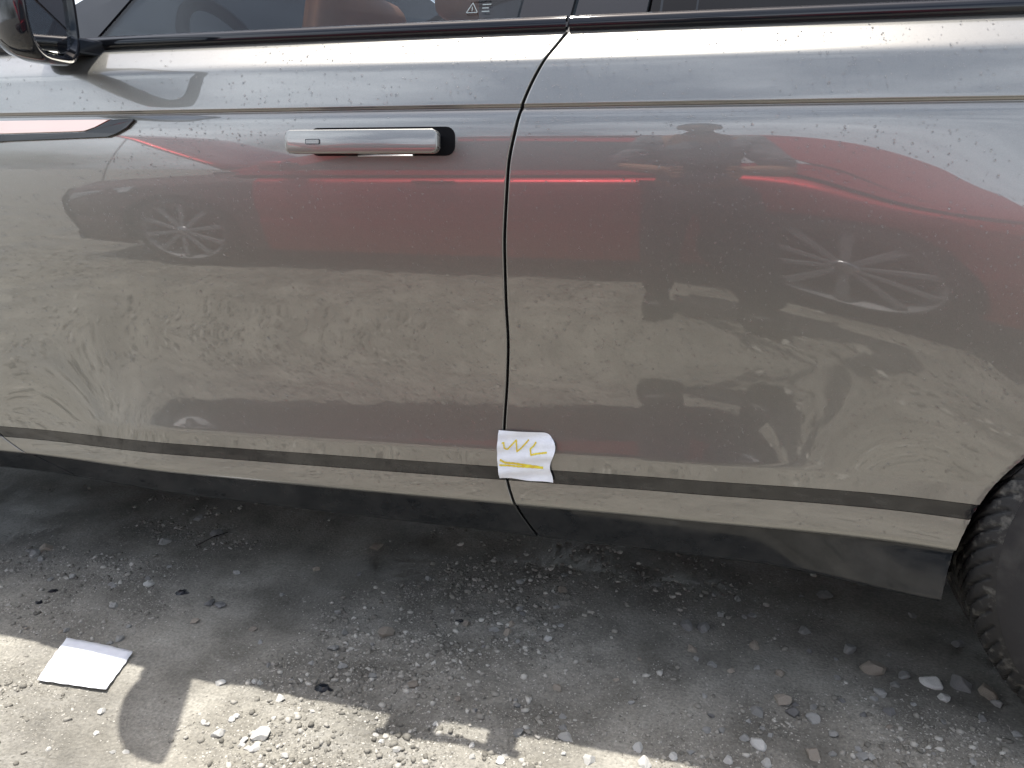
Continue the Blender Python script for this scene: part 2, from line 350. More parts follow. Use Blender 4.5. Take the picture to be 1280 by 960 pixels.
def door(name, L, Rr, mirror=False, nx=110):
    d = panel(name, .436, ZB, L, Rr, paint, car, nx, mirror=mirror)
    panel('trim_strip', .4095, .4348, L, Rr, strip_black, d, nx, dy=.0012, mirror=mirror)
    panel('sill_panel', .359, .409, L, Rr, paint, d, nx, mirror=mirror, under=.02)
    panel('rocker_cladding', .279, .3575, L, Rr, clad, d, nx, dy=.006, mirror=mirror, under=.12)
    return d
fd = door('front_door', SF, SB); rd = door('rear_door', SB, SR, nx=140)
fdm = door('front_door', SF, SB, True, 40); rdm = door('rear_door', SB, SR, True, 60)
for mi in (False, True):
    fe = panel('front_fender', .436, 1.13, -2.78, SF, paint, car, 90, mirror=mi)
    panel('trim_strip', .4095, .4348, -1.86, SF, strip_black, fe, 40, dy=.0012, mirror=mi)
    panel('sill_panel', .359, .409, -1.86, SF, paint, fe, 40, mirror=mi, under=.02)
    panel('rocker_cladding', .279, .3575, -1.86, SF, clad, fe, 40, dy=.006, mirror=mi, under=.12)
    qp = panel('rear_quarter_panel', .359, ZB, SR, 1.86, paint, car, 90, mirror=mi)
    sgn = -1 if mi else 1
    # black backing behind the shut lines, strip and rocker
    Zb = np.linspace(.3, 1.19, 40); Xb = np.linspace(-1.6, .44, 60); XX, ZZ = np.meshgrid(Xb, Zb)
    YY = side_y(XX, ZZ) + .0235; YY = 2 * YC - YY if mi else YY
    rel(grid('door_seal', XX, YY, ZZ, rubber_seal), car)
    Zb2 = np.linspace(.86, 1.19, 20); Xb2 = np.linspace(.40, 1.80, 40); XX, ZZ = np.meshgrid(Xb2, Zb2); YY = side_y(XX, ZZ) + .0235; YY = 2 * YC - YY if mi else YY
    rel(grid('inner_panel', XX, YY, ZZ, rubber_seal), car)
    for cx in (ACX, FX):                        # arch liners
        A = np.linspace(.09, math.pi - .09, 60); rr_ = AR + .004
        Yl = np.array([.004, .02, .10, .30, .30]); Rl = np.array([rr_ - .004, rr_ - .006, rr_ + .01, rr_ + .01, .1])
        XX = cx + np.outer(np.cos(A), Rl); ZZ = ACZ + np.outer(np.sin(A), Rl)
        Ys = side_y(cx + np.cos(A) * AR, np.clip(ACZ + np.sin(A) * AR, .29, None))[:, None] + Yl[None, :]
        Ys = 2 * YC - Ys if mi else Ys
        rel(grid('wheel_arch_liner', XX, Ys, ZZ, dark_recess), car)
# floor pan and ends
rel(box('floor_pan', (-2.6, 1.42, .27), (1.7, 2 * YC - 1.42, .34), dark_recess), car)
def sec(X0, pts): return [(X0, y, z) for y, z in pts]
HW = .93
def loft(name, secs, m, nsub=1):
    A = np.array(secs, float); return rel(grid(name, A[:, :, 0], A[:, :, 1], A[:, :, 2], m), car)
def cross(x, hw, zs, zc, n=17):
    t = np.linspace(-1, 1, n); return [(x, YC + hw * a, zs + (zc - zs) * (1 - abs(a) ** 2.6)) for a in t]
loft('hood', [cross(-2.80, .72, .86, .90), cross(-2.6, .84, .95, 1.0), cross(-2.2, .88, 1.03, 1.09), cross(-1.8, .90, 1.09, 1.15), cross(-1.50, .91, 1.125, 1.19)], paint)
yy = np.linspace(-.92, .92, 33); zz = np.linspace(.3, 1.0, 24); YY, ZZ = np.meshgrid(yy, zz)
fb = rel(grid('front_bumper', -2.86 + .10 * np.abs(YY / .92) ** 3 * 1.0 + .25 * ((ZZ - .55) / .6) ** 2 * .4, YC + YY, ZZ * (1 - .1 * (np.abs(YY)) ** 4), paint), car)
rel(grid('rear_bumper', 1.93 - .12 * np.abs(YY / .92) ** 3 - .1 * ((ZZ - .55) / .6) ** 2, YC + YY, ZZ, paint, flip=True), car)
zz2 = np.linspace(1.0, 1.22, 6); YY, ZZ = np.meshgrid(yy, zz2)
rel(grid('tailgate', 1.90 - .12 * np.abs(YY / .92) ** 3 - (ZZ - 1.0) * .4, YC + YY, ZZ, paint, flip=True), car)

# greenhouse
def g_y(z): return 1.398 + (z - 1.215) * .50 + .25 * (z - 1.215) ** 2         # inward lean of the side glass
def side_win(name, poly, m, mi=False, off=0, th=.004):
    pts = [(x, g_y(z) + off + CV * (x + .35) ** 2, z) for x, z in poly]; n = Vector((0, -1, .5))
    if mi: pts = [(x, 2 * YC - y, z) for x, y, z in pts]; n.y = 1
    return rel(prism(name, pts, n, th, m), car)
ROOFZ = 1.60
for mi in (False, True):
    wf = side_win('front_door_window', [(-1.22, 1.215), (-.345, 1.215), (-.30, ROOFZ - .02), (-.62, ROOFZ - .02), (-.85, 1.54), (-1.12, 1.33)], glass_dark if mi else glass_side, mi)  # far pane given the dark tint to block the sky beyond the cabin
    wr = side_win('rear_door_window', [(-.118, 1.215), (.66, 1.215), (.78, 1.53), (.55, 1.57), (-.07, ROOFZ - .02)], glass_dark, mi)
    side_win('quarter_window', [(.80, 1.235), (1.32, 1.30), (1.25, 1.42), (.88, 1.52)], glass_dark, mi)
    side_win('door_pillar_cover', [(-.34, 1.215), (-.252, 1.215), (-.195, ROOFZ - .01), (-.295, ROOFZ - .01)], gloss_black, mi, -.003, .012)
    side_win('door_pillar_cover', [(-.244, 1.215), (-.124, 1.215), (-.075, ROOFZ - .01), (-.187, ROOFZ - .01)], gloss_black, mi, -.003, .012)
    side_win('quarter_pillar', [(.665, 1.215), (.82, 1.215), (.90, 1.55), (.785, 1.55)], gloss_black, mi, 0, .012)
    side_win('rear_pillar', [(.82, 1.212), (1.75, 1.212), (1.55, 1.34), (1.27, 1.44), (.90, 1.55), (.88, 1.525), (1.255, 1.425), (1.325, 1.30), (.82, 1.236)], gloss_black, mi, .003, .012)
    # windscreen pillar and roof rail
    f = (lambda x, z: (x, 2 * YC - g_y(z) - CV * (x + .35) ** 2, z)) if mi else (lambda x, z: (x, g_y(z) + CV * (x + .35) ** 2, z))
    rel(tube('windscreen_pillar', [f(-1.74, 1.15), f(-1.48, 1.28), f(-1.22, 1.41), f(-.86, 1.545), f(-.62, 1.595), f(-.2, 1.615), (f(.4, 1.61)), f(.8, 1.575), f(1.2, 1.50), f(1.5, 1.42)], .03, gloss_black, None, 10), car)
    # mirror-base corner panel
    side_win('mirror_corner_panel', [(-1.46, 1.205), (-1.225, 1.205), (-1.125, 1.33), (-1.15, 1.37)], gloss_black, mi, -.003, .012)
loft('roof', [cross(-.95, .60, 1.50, 1.525), cross(-.62, .69, 1.60, 1.635), cross(-.2, .70, 1.622, 1.665), cross(.5, .70, 1.615, 1.66), cross(1.0, .67, 1.565, 1.60), cross(1.55, .62, 1.44, 1.47)], glass_roof)
loft('windscreen', [cross(-1.72, .82, 1.12, 1.17), cross(-1.3, .72, 1.34, 1.375), cross(-.95, .60, 1.498, 1.523)], glass_screen)
loft('rear_window', [cross(1.55, .60, 1.436, 1.466), cross(1.80, .72, 1.21, 1.24)], glass_dark)

# belt moulding: rounded gloss black bar with a bright upper edge, broken at the shut line
def belt(x0, x1, mi=False, par=None):
    xs = np.linspace(x0, x1, 40)
    sec_ = [(.004, -.014), (-.002, -.012), (-.005, -.004), (-.004, .004), (.000, .009), (.006, .012), (.013, .012), (.014, .004)]
    X = np.repeat(xs[:, None], len(sec_), 1); base = 1.378 + CV * (xs + .35) ** 2
    Y = base[:, None] + np.array([a for a, b in sec_]); Z = 1.2185 + np.tile(np.array([b for a, b in sec_]), (len(xs), 1))
    if mi: Y = 2 * YC - Y
    return rel(grid('belt_moulding', X, Y, Z, gloss_black, flip=not mi), par or car)
belt(-1.44, -.2505); belt(-.2445, .80, par=None); belt(-1.44, -.2505, True); belt(-.2445, .80, True)
for mi in (False, True):
    X = np.linspace(-1.46, .80, 40); Zg = np.linspace(1.199, 1.216, 3); XX, ZZ = np.meshgrid(X, Zg); YY = 1.386 + CV * (XX + .35) ** 2 + (ZZ - 1.199) * .8
    rel(grid('window_channel', XX, 2 * YC - YY if mi else YY, ZZ, rubber_seal), car)

# door handle: flat paddle pushed out of its recess
def rrect(x0, x1, z0, z1, r, n=5, rl=None):
    P = []
    for cx, cz, a in ((x1 - r, z1 - r, 0), (x0 + r, z1 - r, 90), (x0 + r, z0 + r, 180), (x1 - r, z0 + r, 270)):
        for k in range(n + 1): t = R(a + 90 * k / n); P.append((cx + r * math.cos(t), cz + r * math.sin(t)))
    return P
hx0, hx1, hz0, hz1 = -.712, -.436, 1.0105, 1.0485
rp_ = rrect(-.695, -.424, 1.006, 1.0535, .016)
rel(prism('handle_recess_shade', [(x, float(side_y(np.array(x), np.array(z))) - .0012, z) for x, z in rp_], (0, -1, 0), .002, dark_recess), car)  # flush near-black plate, recess shade painted in instead of a cavity
handle = rel(prism('door_handle', [(x, 1.2435 + .09 * (z - 1.03), z) for x, z in rrect(hx0, hx1, hz0, hz1, .011)], (0, -1, .09), .019, paint, None, .0022), car)
for p in handle.data.polygons: p.use_smooth = True
rel(prism('key_slot_cover', [(x, 1.2423 + .09 * (z - 1.03), z) for x, z in rrect(-.672, -.645, 1.0245, 1.0335, .002, 3)], (0, -1, 0), .003, strip_black, None), handle)
rel(prism('key_slot_face', [(x, 1.2416 + .09 * (z - 1.03), z) for x, z in rrect(-.6705, -.6465, 1.026, 1.032, .0015, 3)], (0, -1, 0), .002, paint, None), handle)
rel(box('handle_arm', (-.70, 1.258, 1.016), (-.60, 1.31, 1.043), gloss_black, None, .003), handle)
rel(box('handle_arm', (-.50, 1.258, 1.018), (-.448, 1.31, 1.041), gloss_black, None, .003), handle)
rel(box('recess_edge', (-.60, 1.292, 1.0045), (-.497, 1.2985, 1.0075), alloy, None, .001), car)

# blade on the front door: black hook with copper inlay above
def blade(name, poly, m, out, th=.006):
    return rel(prism(name, [(x, float(side_y(np.array(min(x, 0.)), np.array(z))) - out, z) for x, z in poly], (0, -1, .1), th, m, None, .0012), car)
blade('side_vent_blade', [(-1.52, 1.046), (-1.36, 1.047), (-1.19, 1.0495), (-1.17, 1.0505), (-1.145, 1.0575), (-1.108, 1.0725), (-1.060, 1.0735), (-1.058, 1.0705), (-1.073, 1.0575), (-1.098, 1.046), (-1.118, 1.0405), (-1.19, 1.0385), (-1.36, 1.034), (-1.52, 1.024)], gloss_black, .006)
blade('copper_inlay', [(-1.52, 1.0475), (-1.36, 1.0485), (-1.19, 1.051), (-1.172, 1.052), (-1.148, 1.0585), (-1.112, 1.0735), (-1.52, 1.0735)], copper, .003)

# wing mirror
def mirror_assembly():
    MY, SK, cz = 1.232, -.45, 1.262
    bm = bmesh.new(); n = 40; rings = []
    # housing lofted along X from the front nose to the rear rim (superellipse in Y/Z)
    for x, sy, sz, oy in tuple(((a + 1.114) * .75 - 1.132, b, c, d) for a, b, c, d in ((-1.275, .02, .02, 0), (-1.268, .045, .045, 0), (-1.25, .075, .068, 0), (-1.22, .100, .088, 0), (-1.18, .112, .098, 0), (-1.135, .116, .101, 0), (-1.118, .114, .099, 0), (-1.114, .110, .095, 0), (-1.118, .101, .087, 0), (-1.135, .097, .083, 0))):
        ring = []
        for k in range(n):
            a = 2 * math.pi * k / n; c, s = math.cos(a), math.sin(a); e = .55
            y = MY + oy + sy * math.copysign(abs(c) ** e, c); z = cz + .006 * 0 + sz * math.copysign(abs(s) ** e, s)
            skew = (y - MY) * SK
            ring.append(bm.verts.new((x + skew, y, z + .05 * (y - MY))))
        rings.append(ring)
    for a, b in zip(rings, rings[1:]):
        for k in range(n): bm.faces.new((a[k], a[(k + 1) % n], b[(k + 1) % n], b[k]))
    bm.faces.new(rings[0]); bm.faces.new(rings[-1][::-1]); bmesh.ops.recalc_face_normals(bm, faces=bm.faces[:])
    mo = rel(bm_obj('wing_mirror', bm, gloss_black, None, True), car)
    P = []
    for k in range(n):
        a = 2 * math.pi * k / n; c, s = math.cos(a), math.sin(a); e = .55
        y = MY + .094 * math.copysign(abs(c) ** e, c); z = cz + .080 * math.copysign(abs(s) ** e, s)
        P.append((-1.144 + (y - MY) * SK, y, z + .05 * (y - MY)))
    rel(prism('mirror_glass', P, (1, .45, 0), .003, mirror_glass), mo)
    rel(prism('mirror_foot', [(-1.30, 1.40, 1.19), (-1.16, 1.40, 1.19), (-1.19, 1.30, 1.195), (-1.27, 1.30, 1.195)], (0, 0, -1), .03, gloss_black, None, .005), mo)
    return mo
mirror = mirror_assembly()

# wheels
def tread_tyre(cx, y_out, sgn, parent, n=900, m=90):
    ph = np.linspace(0, 2 * math.pi, n + 1); wv = np.linspace(-.1325, .1325, m)
    PH, W = np.meshgrid(ph, wv, indexing='ij')
    sh = np.clip((np.abs(W) - .085) / .0475, 0, 1); r = WR - .030 * sh ** 2.2
    g = np.zeros_like(W)
    for c in (-.052, -.018, .018, .052): g = np.maximum(g, 1 - sstep(.0035, .0055, np.abs(W - c)))
    arc = PH * WR; lat = np.mod(arc + 1.15 * np.abs(W) + .008 * np.sign(W), .0325); lg = 1 - sstep(.0028, .0042, np.abs(lat - .0162))
    lg = np.where(np.abs(W) > .018, lg, 0); si = np.mod(arc + 1.15 * np.abs(W) + .016, .0325); sg = (1 - sstep(.0006, .0012, np.abs(si - .0162))) * (np.abs(W) < .1)
    g = np.maximum(np.maximum(g, lg * (np.abs(W) < .124)), .4 * sg)
    r = r - .0100 * g * (1 - .6 * sh)
    Y = y_out + sgn * (W + .1325); X = cx + r * np.cos(PH); Z = WZ + r * np.sin(PH)
    return rel(grid('tyre', X, Y, Z, rubber, None, flip=sgn < 0), parent)
def car_wheel(cx, y_out, sgn, hi):
    wh = empty('wheel', (cx, y_out, WZ)); bpy.context.view_layer.update(); rel(wh, car); bpy.context.view_layer.update()
    tread_tyre(cx, y_out, sgn, wh, 900 if hi else 300, 90 if hi else 45)
    prof = [(.355, 0), (.352, -.002), (.33, -.008), (.30, -.0095), (.275, -.006), (.268, .0)]
    rel(lathe('sidewall', [(r_, sgn * y) for r_, y in prof], cx, y_out, WZ, sidew, None, 96), wh)
    rel(lathe('sidewall', [(r_, sgn * (.265 - y)) for r_, y in prof], cx, y_out, WZ, sidew, None, 96), wh)
    rel(lathe('rim', [(r_, sgn * y) for r_, y in [(.268, .0), (.262, .004), (.25, .02), (.235, .06), (.235, .24), (.262, .262)]], cx, y_out, WZ, alloy, None, 64), wh)
    for k in range(5):
        for dv in (-.13, .13):
            a = 2 * math.pi * k / 5 + dv; b = 2 * math.pi * k / 5 + dv * .5
            p0 = (cx + .04 * math.cos(b), y_out + sgn * .03, WZ + .04 * math.sin(b)); p1 = (cx + .255 * math.cos(a), y_out + sgn * .018, WZ + .255 * math.sin(a))
            rel(tube('spoke', [p0, p1], [.017, .011], alloy, None, 8), wh)
    rel(lathe('hub_cap', [(0, .016 * sgn), (.04, .017 * sgn), (.06, .025 * sgn), (.06, .06 * sgn)], cx, y_out, WZ, alloy, None, 32), wh)
    rel(lathe('brake_disc', [(.02, .09 * sgn), (.17, .09 * sgn), (.17, .11 * sgn)], cx, y_out, WZ, alloy, None, 48), wh)
car_wheel(WX, 1.275, 1, True); car_wheel(FX, 1.285, 1, False); car_wheel(WX, 2 * YC - 1.275, -1, False); car_wheel(FX, 2 * YC - 1.285, -1, False)

# cabin
cab = lambda o: rel(o, car)
cab(box('door_card', (-1.4, 1.40, .5), (.7, 1.455, 1.205), interior_black, None, .01)); cab(box('door_card', (-1.4, 2 * YC - 1.455, .5), (.7, 2 * YC - 1.40, 1.205), interior_black, None, .01))
cab(box('dashboard', (-1.68, 1.47, .75), (-1.30, 2 * YC - 1.47, 1.17), interior_black, None, .05, 4))
sx, sy_, sz = -1.18, 1.87, 1.205
ring = []
for k in range(40):
    a = 2 * math.pi * k / 40; ring.append((sx - .185 * math.sin(a) * math.sin(R(25)), sy_ + .185 * math.cos(a), sz + .185 * math.sin(a) * math.cos(R(25))))
cab(tube('steering_wheel', ring, .016, interior_black, None, 10, True))
cab(box('steering_hub', (sx - .05, sy_ - .07, sz - .05), (sx + .02, sy_ + .07, sz + .05), interior_black, None, .02, 3))
def seat(x, y):
    s = cab(box('seat_back', (x - .05, y - .22, .62), (x + .05, y + .22, 1.41), leather, None, .05, 4, Matrix.Rotation(R(14), 3, 'Y')))
    rel(box('headrest', (x + .09, y - .13, 1.43), (x + .18, y + .13, 1.57), leather, None, .04, 4), s)
    rel(box('cushion', (x - .55, y - .25, .50), (x - .02, y + .25, .66), leather, None, .05, 4), s)
seat(-.95, 1.93); seat(-.98, 2.65); seat(.55, 1.88); seat(.55, 2.65)
cab(tube('seat_belt', [(-.28, 1.53, 1.5), (-.29, 1.51, 1.2), (-.30, 1.52, .8)], .012, interior_black, None, 6))

# safety marks etched in the front window corner
def etched():
    z0 = 1.255; P = lambda x, z: (x, g_y(z) + CV * (x + .35) ** 2 - .0012, z)
    bars = []
    bm = bmesh.new()
    def seg(a, b, wd=.0016):
        a, b = Vector(P(*a)), Vector(P(*b)); t = (b - a).normalized(); nn = Vector((0, -1, .5)).normalized(); s = t.cross(nn) * wd / 2
        bm.faces.new([bm.verts.new(p) for p in (a - s, b - s, b + s, a + s)])
    c = (-.425, 1.254)
    seg((c[0] - .010, c[1] - .007), (c[0] + .010, c[1] - .007)); seg((c[0] - .010, c[1] - .007), (c[0], c[1] + .010)); seg((c[0] + .010, c[1] - .007), (c[0], c[1] + .010))
    seg((c[0], c[1] - .004), (c[0], c[1] + .003))
    for k, l in enumerate((.016, .012, .014)): seg((c[0] + .018, c[1] + .006 - .006 * k), (c[0] + .018 + l, c[1] + .006 - .006 * k), .002)
    seg((c[0] - .008, c[1] + .017), (c[0] + .03, c[1] + .018), .003)
    return cab(bm_obj('safety_etching', bm, etch, None))
etched()

# raindrops standing on the flank
def drops(n, zlo, zhi, rlo, rhi, seed, expo=2.4):
    rg = np.random.default_rng(seed); V, F = [], []
    sphere = []
    nr, ns = 3, 7
    for i in range(nr):
        t = math.pi / 2 * i / nr
        for j in range(ns): sphere.append((math.cos(t) * math.cos(2 * math.pi * j / ns), math.cos(t) * math.sin(2 * math.pi * j / ns), math.sin(t)))
    sphere.append((0, 0, 1)); sphere = np.array(sphere)
    fc = [(i * ns + j, i * ns + (j + 1) % ns, (i + 1) * ns + (j + 1) % ns) for i in range(nr - 1) for j in range(ns)] + [(i * ns + j, (i + 1) * ns + (j + 1) % ns, (i + 1) * ns + j) for i in range(nr - 1) for j in range(ns)]
    fc += [((nr - 1) * ns + j, (nr - 1) * ns + (j + 1) % ns, nr * ns) for j in range(ns)]; fc = np.array(fc)
    X = rg.uniform(-1.5, .62, n); Z = rg.uniform(zlo, zhi, n)
    den = vnoise(X * 4, Z * 6, 3) + .5; ok = rg.random(n) < .25 + den; X, Z = X[ok], Z[ok]
    ok = (arch_r(X, Z) > AR + .02) & (np.abs(X - seam(SB, Z)) > .006) & ~((X > -.72) & (X < -.42) & (Z > .99) & (Z < 1.06)); X, Z = X[ok], Z[ok]
    ok = ~((Z > 1.074) & (Z < 1.092)) & (Z < 1.2) & ~((Z < .438) & (Z > .41)) & ~((X < -1.05) & (Z > 1.01) & (Z < 1.08)); X, Z = X[ok], Z[ok]
    rad = rlo + (rhi - rlo) * rg.random(len(X)) ** expo
    e = 1e-3; Y = side_y(X, Z); nx = (side_y(X + e, Z) - side_y(X - e, Z)) / (2 * e); nz_ = (side_y(X, Z + e) - side_y(X, Z - e)) / (2 * e)
    nn = np.stack([nx, -np.ones_like(X), nz_], -1); nn /= np.linalg.norm(nn, axis=1)[:, None]
    t1 = np.cross(nn, [0, 0, 1.]); t1 /= np.linalg.norm(t1, axis=1)[:, None]; t2 = np.cross(nn, t1)
    P = np.stack([X, Y, Z + zshift(Z, X)], -1); el = rg.uniform(.8, 1.5, len(X)); hh = rg.uniform(.5, .8, len(X))
    V = P[:, None, :] + rad[:, None, None] * (sphere[None, :, 0:1] * t1[:, None, :] + sphere[None, :, 1:2] * (t2 * el[:, None])[:, None, :] + sphere[None, :, 2:3] * (nn * hh[:, None])[:, None, :])
    F = fc[None] + (np.arange(len(X)) * len(sphere))[:, None, None]
    o = npmesh('raindrops', V.reshape(-1, 3), F.reshape(-1, 3), water); o['kind'] = 'stuff'; return cab(o)
drops(17000, .37, 1.2, .0006, .0021, 5)

# ------------------------------------------------------------ red car opposite (its image stands in the silver doors)
RY, RX0 = -.80, -3.66                        # flank plane, nose
rc_ = empty('red_hatchback', (RX0 + 2.1, RY - .88, 0)); bpy.context.view_layer.update()
tag(rc_, 'red hatchback with its hood raised, parked opposite and mirrored in the silver doors', 'car')
rr2 = lambda o, p=None: rel(o, p or rc_)
RC = RY - .88; RF, RB = RX0 + .96, RX0 + 4.02; RWR = .345
RS = 1.12
def r_hw(x): return np.interp(x / RS, [0, .15, .5, 1.0, 3.3, 3.9, 4.25], [.60, .76, .86, .88, .88, .84, .72])
def r_belt(x): return np.interp(x / RS, [0, .3, 1.2, 2.2, 3.1, 3.6, 4.25], [.74, .84, .95, .965, .98, 1.05, 1.04])
def r_side(x, t):     # t 0..1 rocker to belt
    z = .19 + (r_belt(x) - .19) * t
    y = r_hw(x) - .055 * (1 - t) ** 3 - .045 * t ** 5 - .012 * np.exp(-((t - .42) / .06) ** 2) - .09 * sstep(.86, 1, t)
    return y, z
for sg in (1, -1):
    x = np.linspace(0, 4.25 * RS, 190); t = np.linspace(0, 1, 44); XX, TT = np.meshgrid(x, t); Yh, ZZ = r_side(XX, TT); XW = XX + RX0
    r = np.minimum(np.hypot(XW - RF, ZZ - RWR), np.hypot(XW - RB, ZZ - RWR)); ins = r < .375
    kp = ~(ins[:-1, :-1] & ins[1:, :-1] & ins[:-1, 1:] & ins[1:, 1:]); C = np.where(np.abs(XW - RF) < np.abs(XW - RB), RF, RB)
    q = np.where(ins & (r > .31), .375 / np.maximum(r, 1e-6), 1); XW2 = C + (XW - C) * q; ZZ = np.where(q != 1, RWR + (ZZ - RWR) * q, ZZ); XW2 = np.where(q != 1, XW2, XW)
    fr = (XX[:-1, :-1] < 1.30 * RS)
    rr2(grid('body_side', XW2, RC + sg * Yh, ZZ, red, None, kp & ~fr, flip=sg > 0))
    rr2(grid('front_fender', XW2, RC + sg * Yh, ZZ, primer, None, kp & fr, flip=sg > 0))
    for cx in (RF, RB): rr2(lathe('wheel_arch_liner', [(.37, sg * .86), (.385, sg * .75), (.385, sg * .55), (.05, sg * .55)], cx, RC, RWR, dark_recess, None, 40, -.3, math.pi + .3))
    # glass and pillars
    gy_ = lambda z: RC + sg * (.80 - (z - .96) * .40)
    def rwin(name, poly, m, off=0, th=.01): return rr2(prism(name, [(RX0 + a * RS, gy_(z) + sg * off, z) for a, z in poly], (0, sg, .4), th, m))
    rwin('front_door_window', [(1.42, .985), (2.32, .985), (2.36, 1.40), (2.02, 1.385)], red_dark_glass)
    rwin('rear_door_window', [(2.42, .985), (3.10, 1.0), (3.30, 1.09), (3.22, 1.36), (2.46, 1.40)], red_dark_glass)
    rwin('quarter_window', [(3.20, 1.02), (3.62, 1.14), (3.40, 1.28), (3.33, 1.10)], lens)  # pale lens colour stands in for sky reflected in this pane
    rwin('belt_flange', [(1.2, .925), (3.1, .945), (3.5, 1.02), (4.1, 1.04), (4.1, 1.08), (3.6, 1.13), (3.12, .99), (1.2, .975)], red, .006, .02)
    rwin('door_frame', [(1.15, .96), (1.42, .97), (2.02, 1.39), (2.36, 1.405), (3.22, 1.365), (3.62, 1.15), (4.2, 1.05), (4.12, 1.43), (3.3, 1.48), (2.3, 1.485), (1.9, 1.43)], red, .004, .03)
    rwin('centre_pillar', [(2.32, .98), (2.42, .98), (2.46, 1.41), (2.36, 1.41)], red_dark_glass, .004)
    rr2(box('door_handle', (RX0 + RS * 2.08, RC + sg * .86 - .012, .86), (RX0 + RS * 2.26, RC + sg * .86 + .03 * (sg > 0) + .012, .885), red, None, .006))
    rr2(box('door_handle', (RX0 + RS * 3.02, RC + sg * .86 - .012, .88), (RX0 + RS * 3.20, RC + sg * .86 + .03 * (sg > 0) + .012, .905), red, None, .006))
    rr2(box('wing_mirror', (RX0 + RS * 1.42, RC + sg * .93 - .09, .97), (RX0 + RS * 1.55, RC + sg * .93 + .09, 1.09), red, None, .03, 4))
    rr2(prism('headlamp', [(RX0 + RS * .12, RC + sg * .74, .60), (RX0 + RS * .62, RC + sg * .868, .74), (RX0 + RS * .66, RC + sg * .872, .80), (RX0 + RS * .2, RC + sg * .775, .70)], (-.3, sg, 0), .05, lens, None, .008))
    rr2(prism('tail_lamp', [(RX0 + RS * 3.95, RC + sg * .835, .78), (RX0 + RS * 4.24, RC + sg * .725, .78), (RX0 + RS * 4.22, RC + sg * .72, .98), (RX0 + RS * 3.85, RC + sg * .845, .93)], (.3, sg, 0), .05, tail, None, .008))
    for cx in (RF, RB):
        wh = empty('wheel', (cx, RC + sg * .86, RWR)); bpy.context.view_layer.update(); rr2(wh); bpy.context.view_layer.update()
        rel(lathe('tyre', [(.262, -.005 * sg), (.27, .005 * sg), (.285, .008 * sg), (.315, 0), (.328, -.02 * sg), (.33, -.1 * sg), (.328, -.18 * sg), (.30, -.2 * sg), (.22, -.2 * sg)], cx, RC + sg * .855, RWR, sidew, None, 64), wh)
        rel(lathe('rim', [(.263, 0), (.256, -.008 * sg), (.235, -.03 * sg), (.23, -.17 * sg)], cx, RC + sg * .855, RWR, rim_grey, None, 48), wh)
        rel(lathe('brake_drum', [(0.0, -.10 * sg), (.225, -.10 * sg)], cx, RC + sg * .855, RWR, dark_recess, None, 32), wh)
        for k in range(10):
            a = 2 * math.pi * k / 10 + .2; ca, sa = math.cos(a), math.sin(a); w0, w1 = .012, .020
            quad = [(cx + r_ * ca - q_ * sa, RC + sg * .852, RWR + r_ * sa + q_ * ca) for r_, q_ in ((.03, -w0), (.25, -w1), (.25, w1), (.03, w0))]
            rel(prism('spoke', quad, (0, sg, 0), .02, rim_grey, None, .004), wh)
        rel(lathe('hub_cap', [(0, 0), (.03, -.001 * sg), (.045, -.01 * sg), (.045, -.05 * sg)], cx, RC + sg * .86, RWR, alloy, None, 24), wh)
def rcross(x, hw, zs, zc, n=15): t_ = np.linspace(-1, 1, n); return [(RX0 + x * RS, RC + hw * a, zs + (zc - zs) * (1 - abs(a) ** 2.5)) for a in t_]
def rloft(name, secs, m): A = np.array(secs); return rr2(grid(name, A[:, :, 0], A[:, :, 1], A[:, :, 2], m))
rloft('roof', [rcross(1.9, .60, 1.425, 1.45), rcross(2.3, .62, 1.47, 1.50), rcross(3.0, .62, 1.475, 1.51), rcross(4.12, .60, 1.43, 1.46)], red)
rloft('windscreen', [rcross(1.16, .78, .95, 1.0), rcross(1.9, .60, 1.423, 1.448)], red_dark_glass)
rloft('rear_window', [rcross(4.12, .60, 1.428, 1.458), rcross(4.20, .70, 1.05, 1.08)], red_dark_glass)
rloft('tailgate', [rcross(4.20, .70, 1.05, 1.07), rcross(4.25, .72, .95, .95), rcross(4.27, .72, .6, .6), rcross(4.25, .70, .22, .22)], red)
rloft('front_bumper', [rcross(.02, .60, .22, .22), rcross(-.03, .62, .45, .45), rcross(-.02, .62, .62, .62), rcross(.03, .60, .74, .76)], primer)
rr2(box('engine_bay', (RX0 + RS * .1, RC - .68, .45), (RX0 + RS * 1.15, RC + .68, .76), dark_recess, None, .04, 3))
rr2(box('cowl', (RX0 + RS * 1.02, RC - .74, .7), (RX0 + RS * 1.2, RC + .74, .955), interior_black, None, .02))
rr2(box('floor_pan', (RX0 + RS * .1, RC - .72, .2), (RX0 + RS * 4.2, RC + .72, .28), dark_recess))
rr2(box('cabin_interior', (RX0 + RS * 1.2, RC - .7, .28), (RX0 + RS * 4.0, RC + .7, .93), interior_black))
hs = []
for u in np.linspace(0, 1, 9):
    a = R(38); xx = RX0 + RS * 1.10 - 1.10 * u * math.cos(a); zz_ = .99 + 1.02 * u * math.sin(a); hw = .74 - .12 * u ** 2
    hs.append([(xx - .03 * math.sin(a) * (1 - abs(b) ** 3), RC + hw * b, zz_ + .035 * (1 - abs(b) ** 2.5)) for b in np.linspace(-1, 1, 15)])
A = np.array(hs); hd = rr2(grid('hood', A[:, :, 0], A[:, :, 1], A[:, :, 2], red))
so = hd.modifiers.new('skin', 'SOLIDIFY'); so.thickness = .025; so.offset = -1
rr2(tube('hood_prop', [(RX0 + RS * .25, RC + .62, .72), (RX0 + RS * .42, RC + .60, 1.50)], .006, alloy, None, 6))

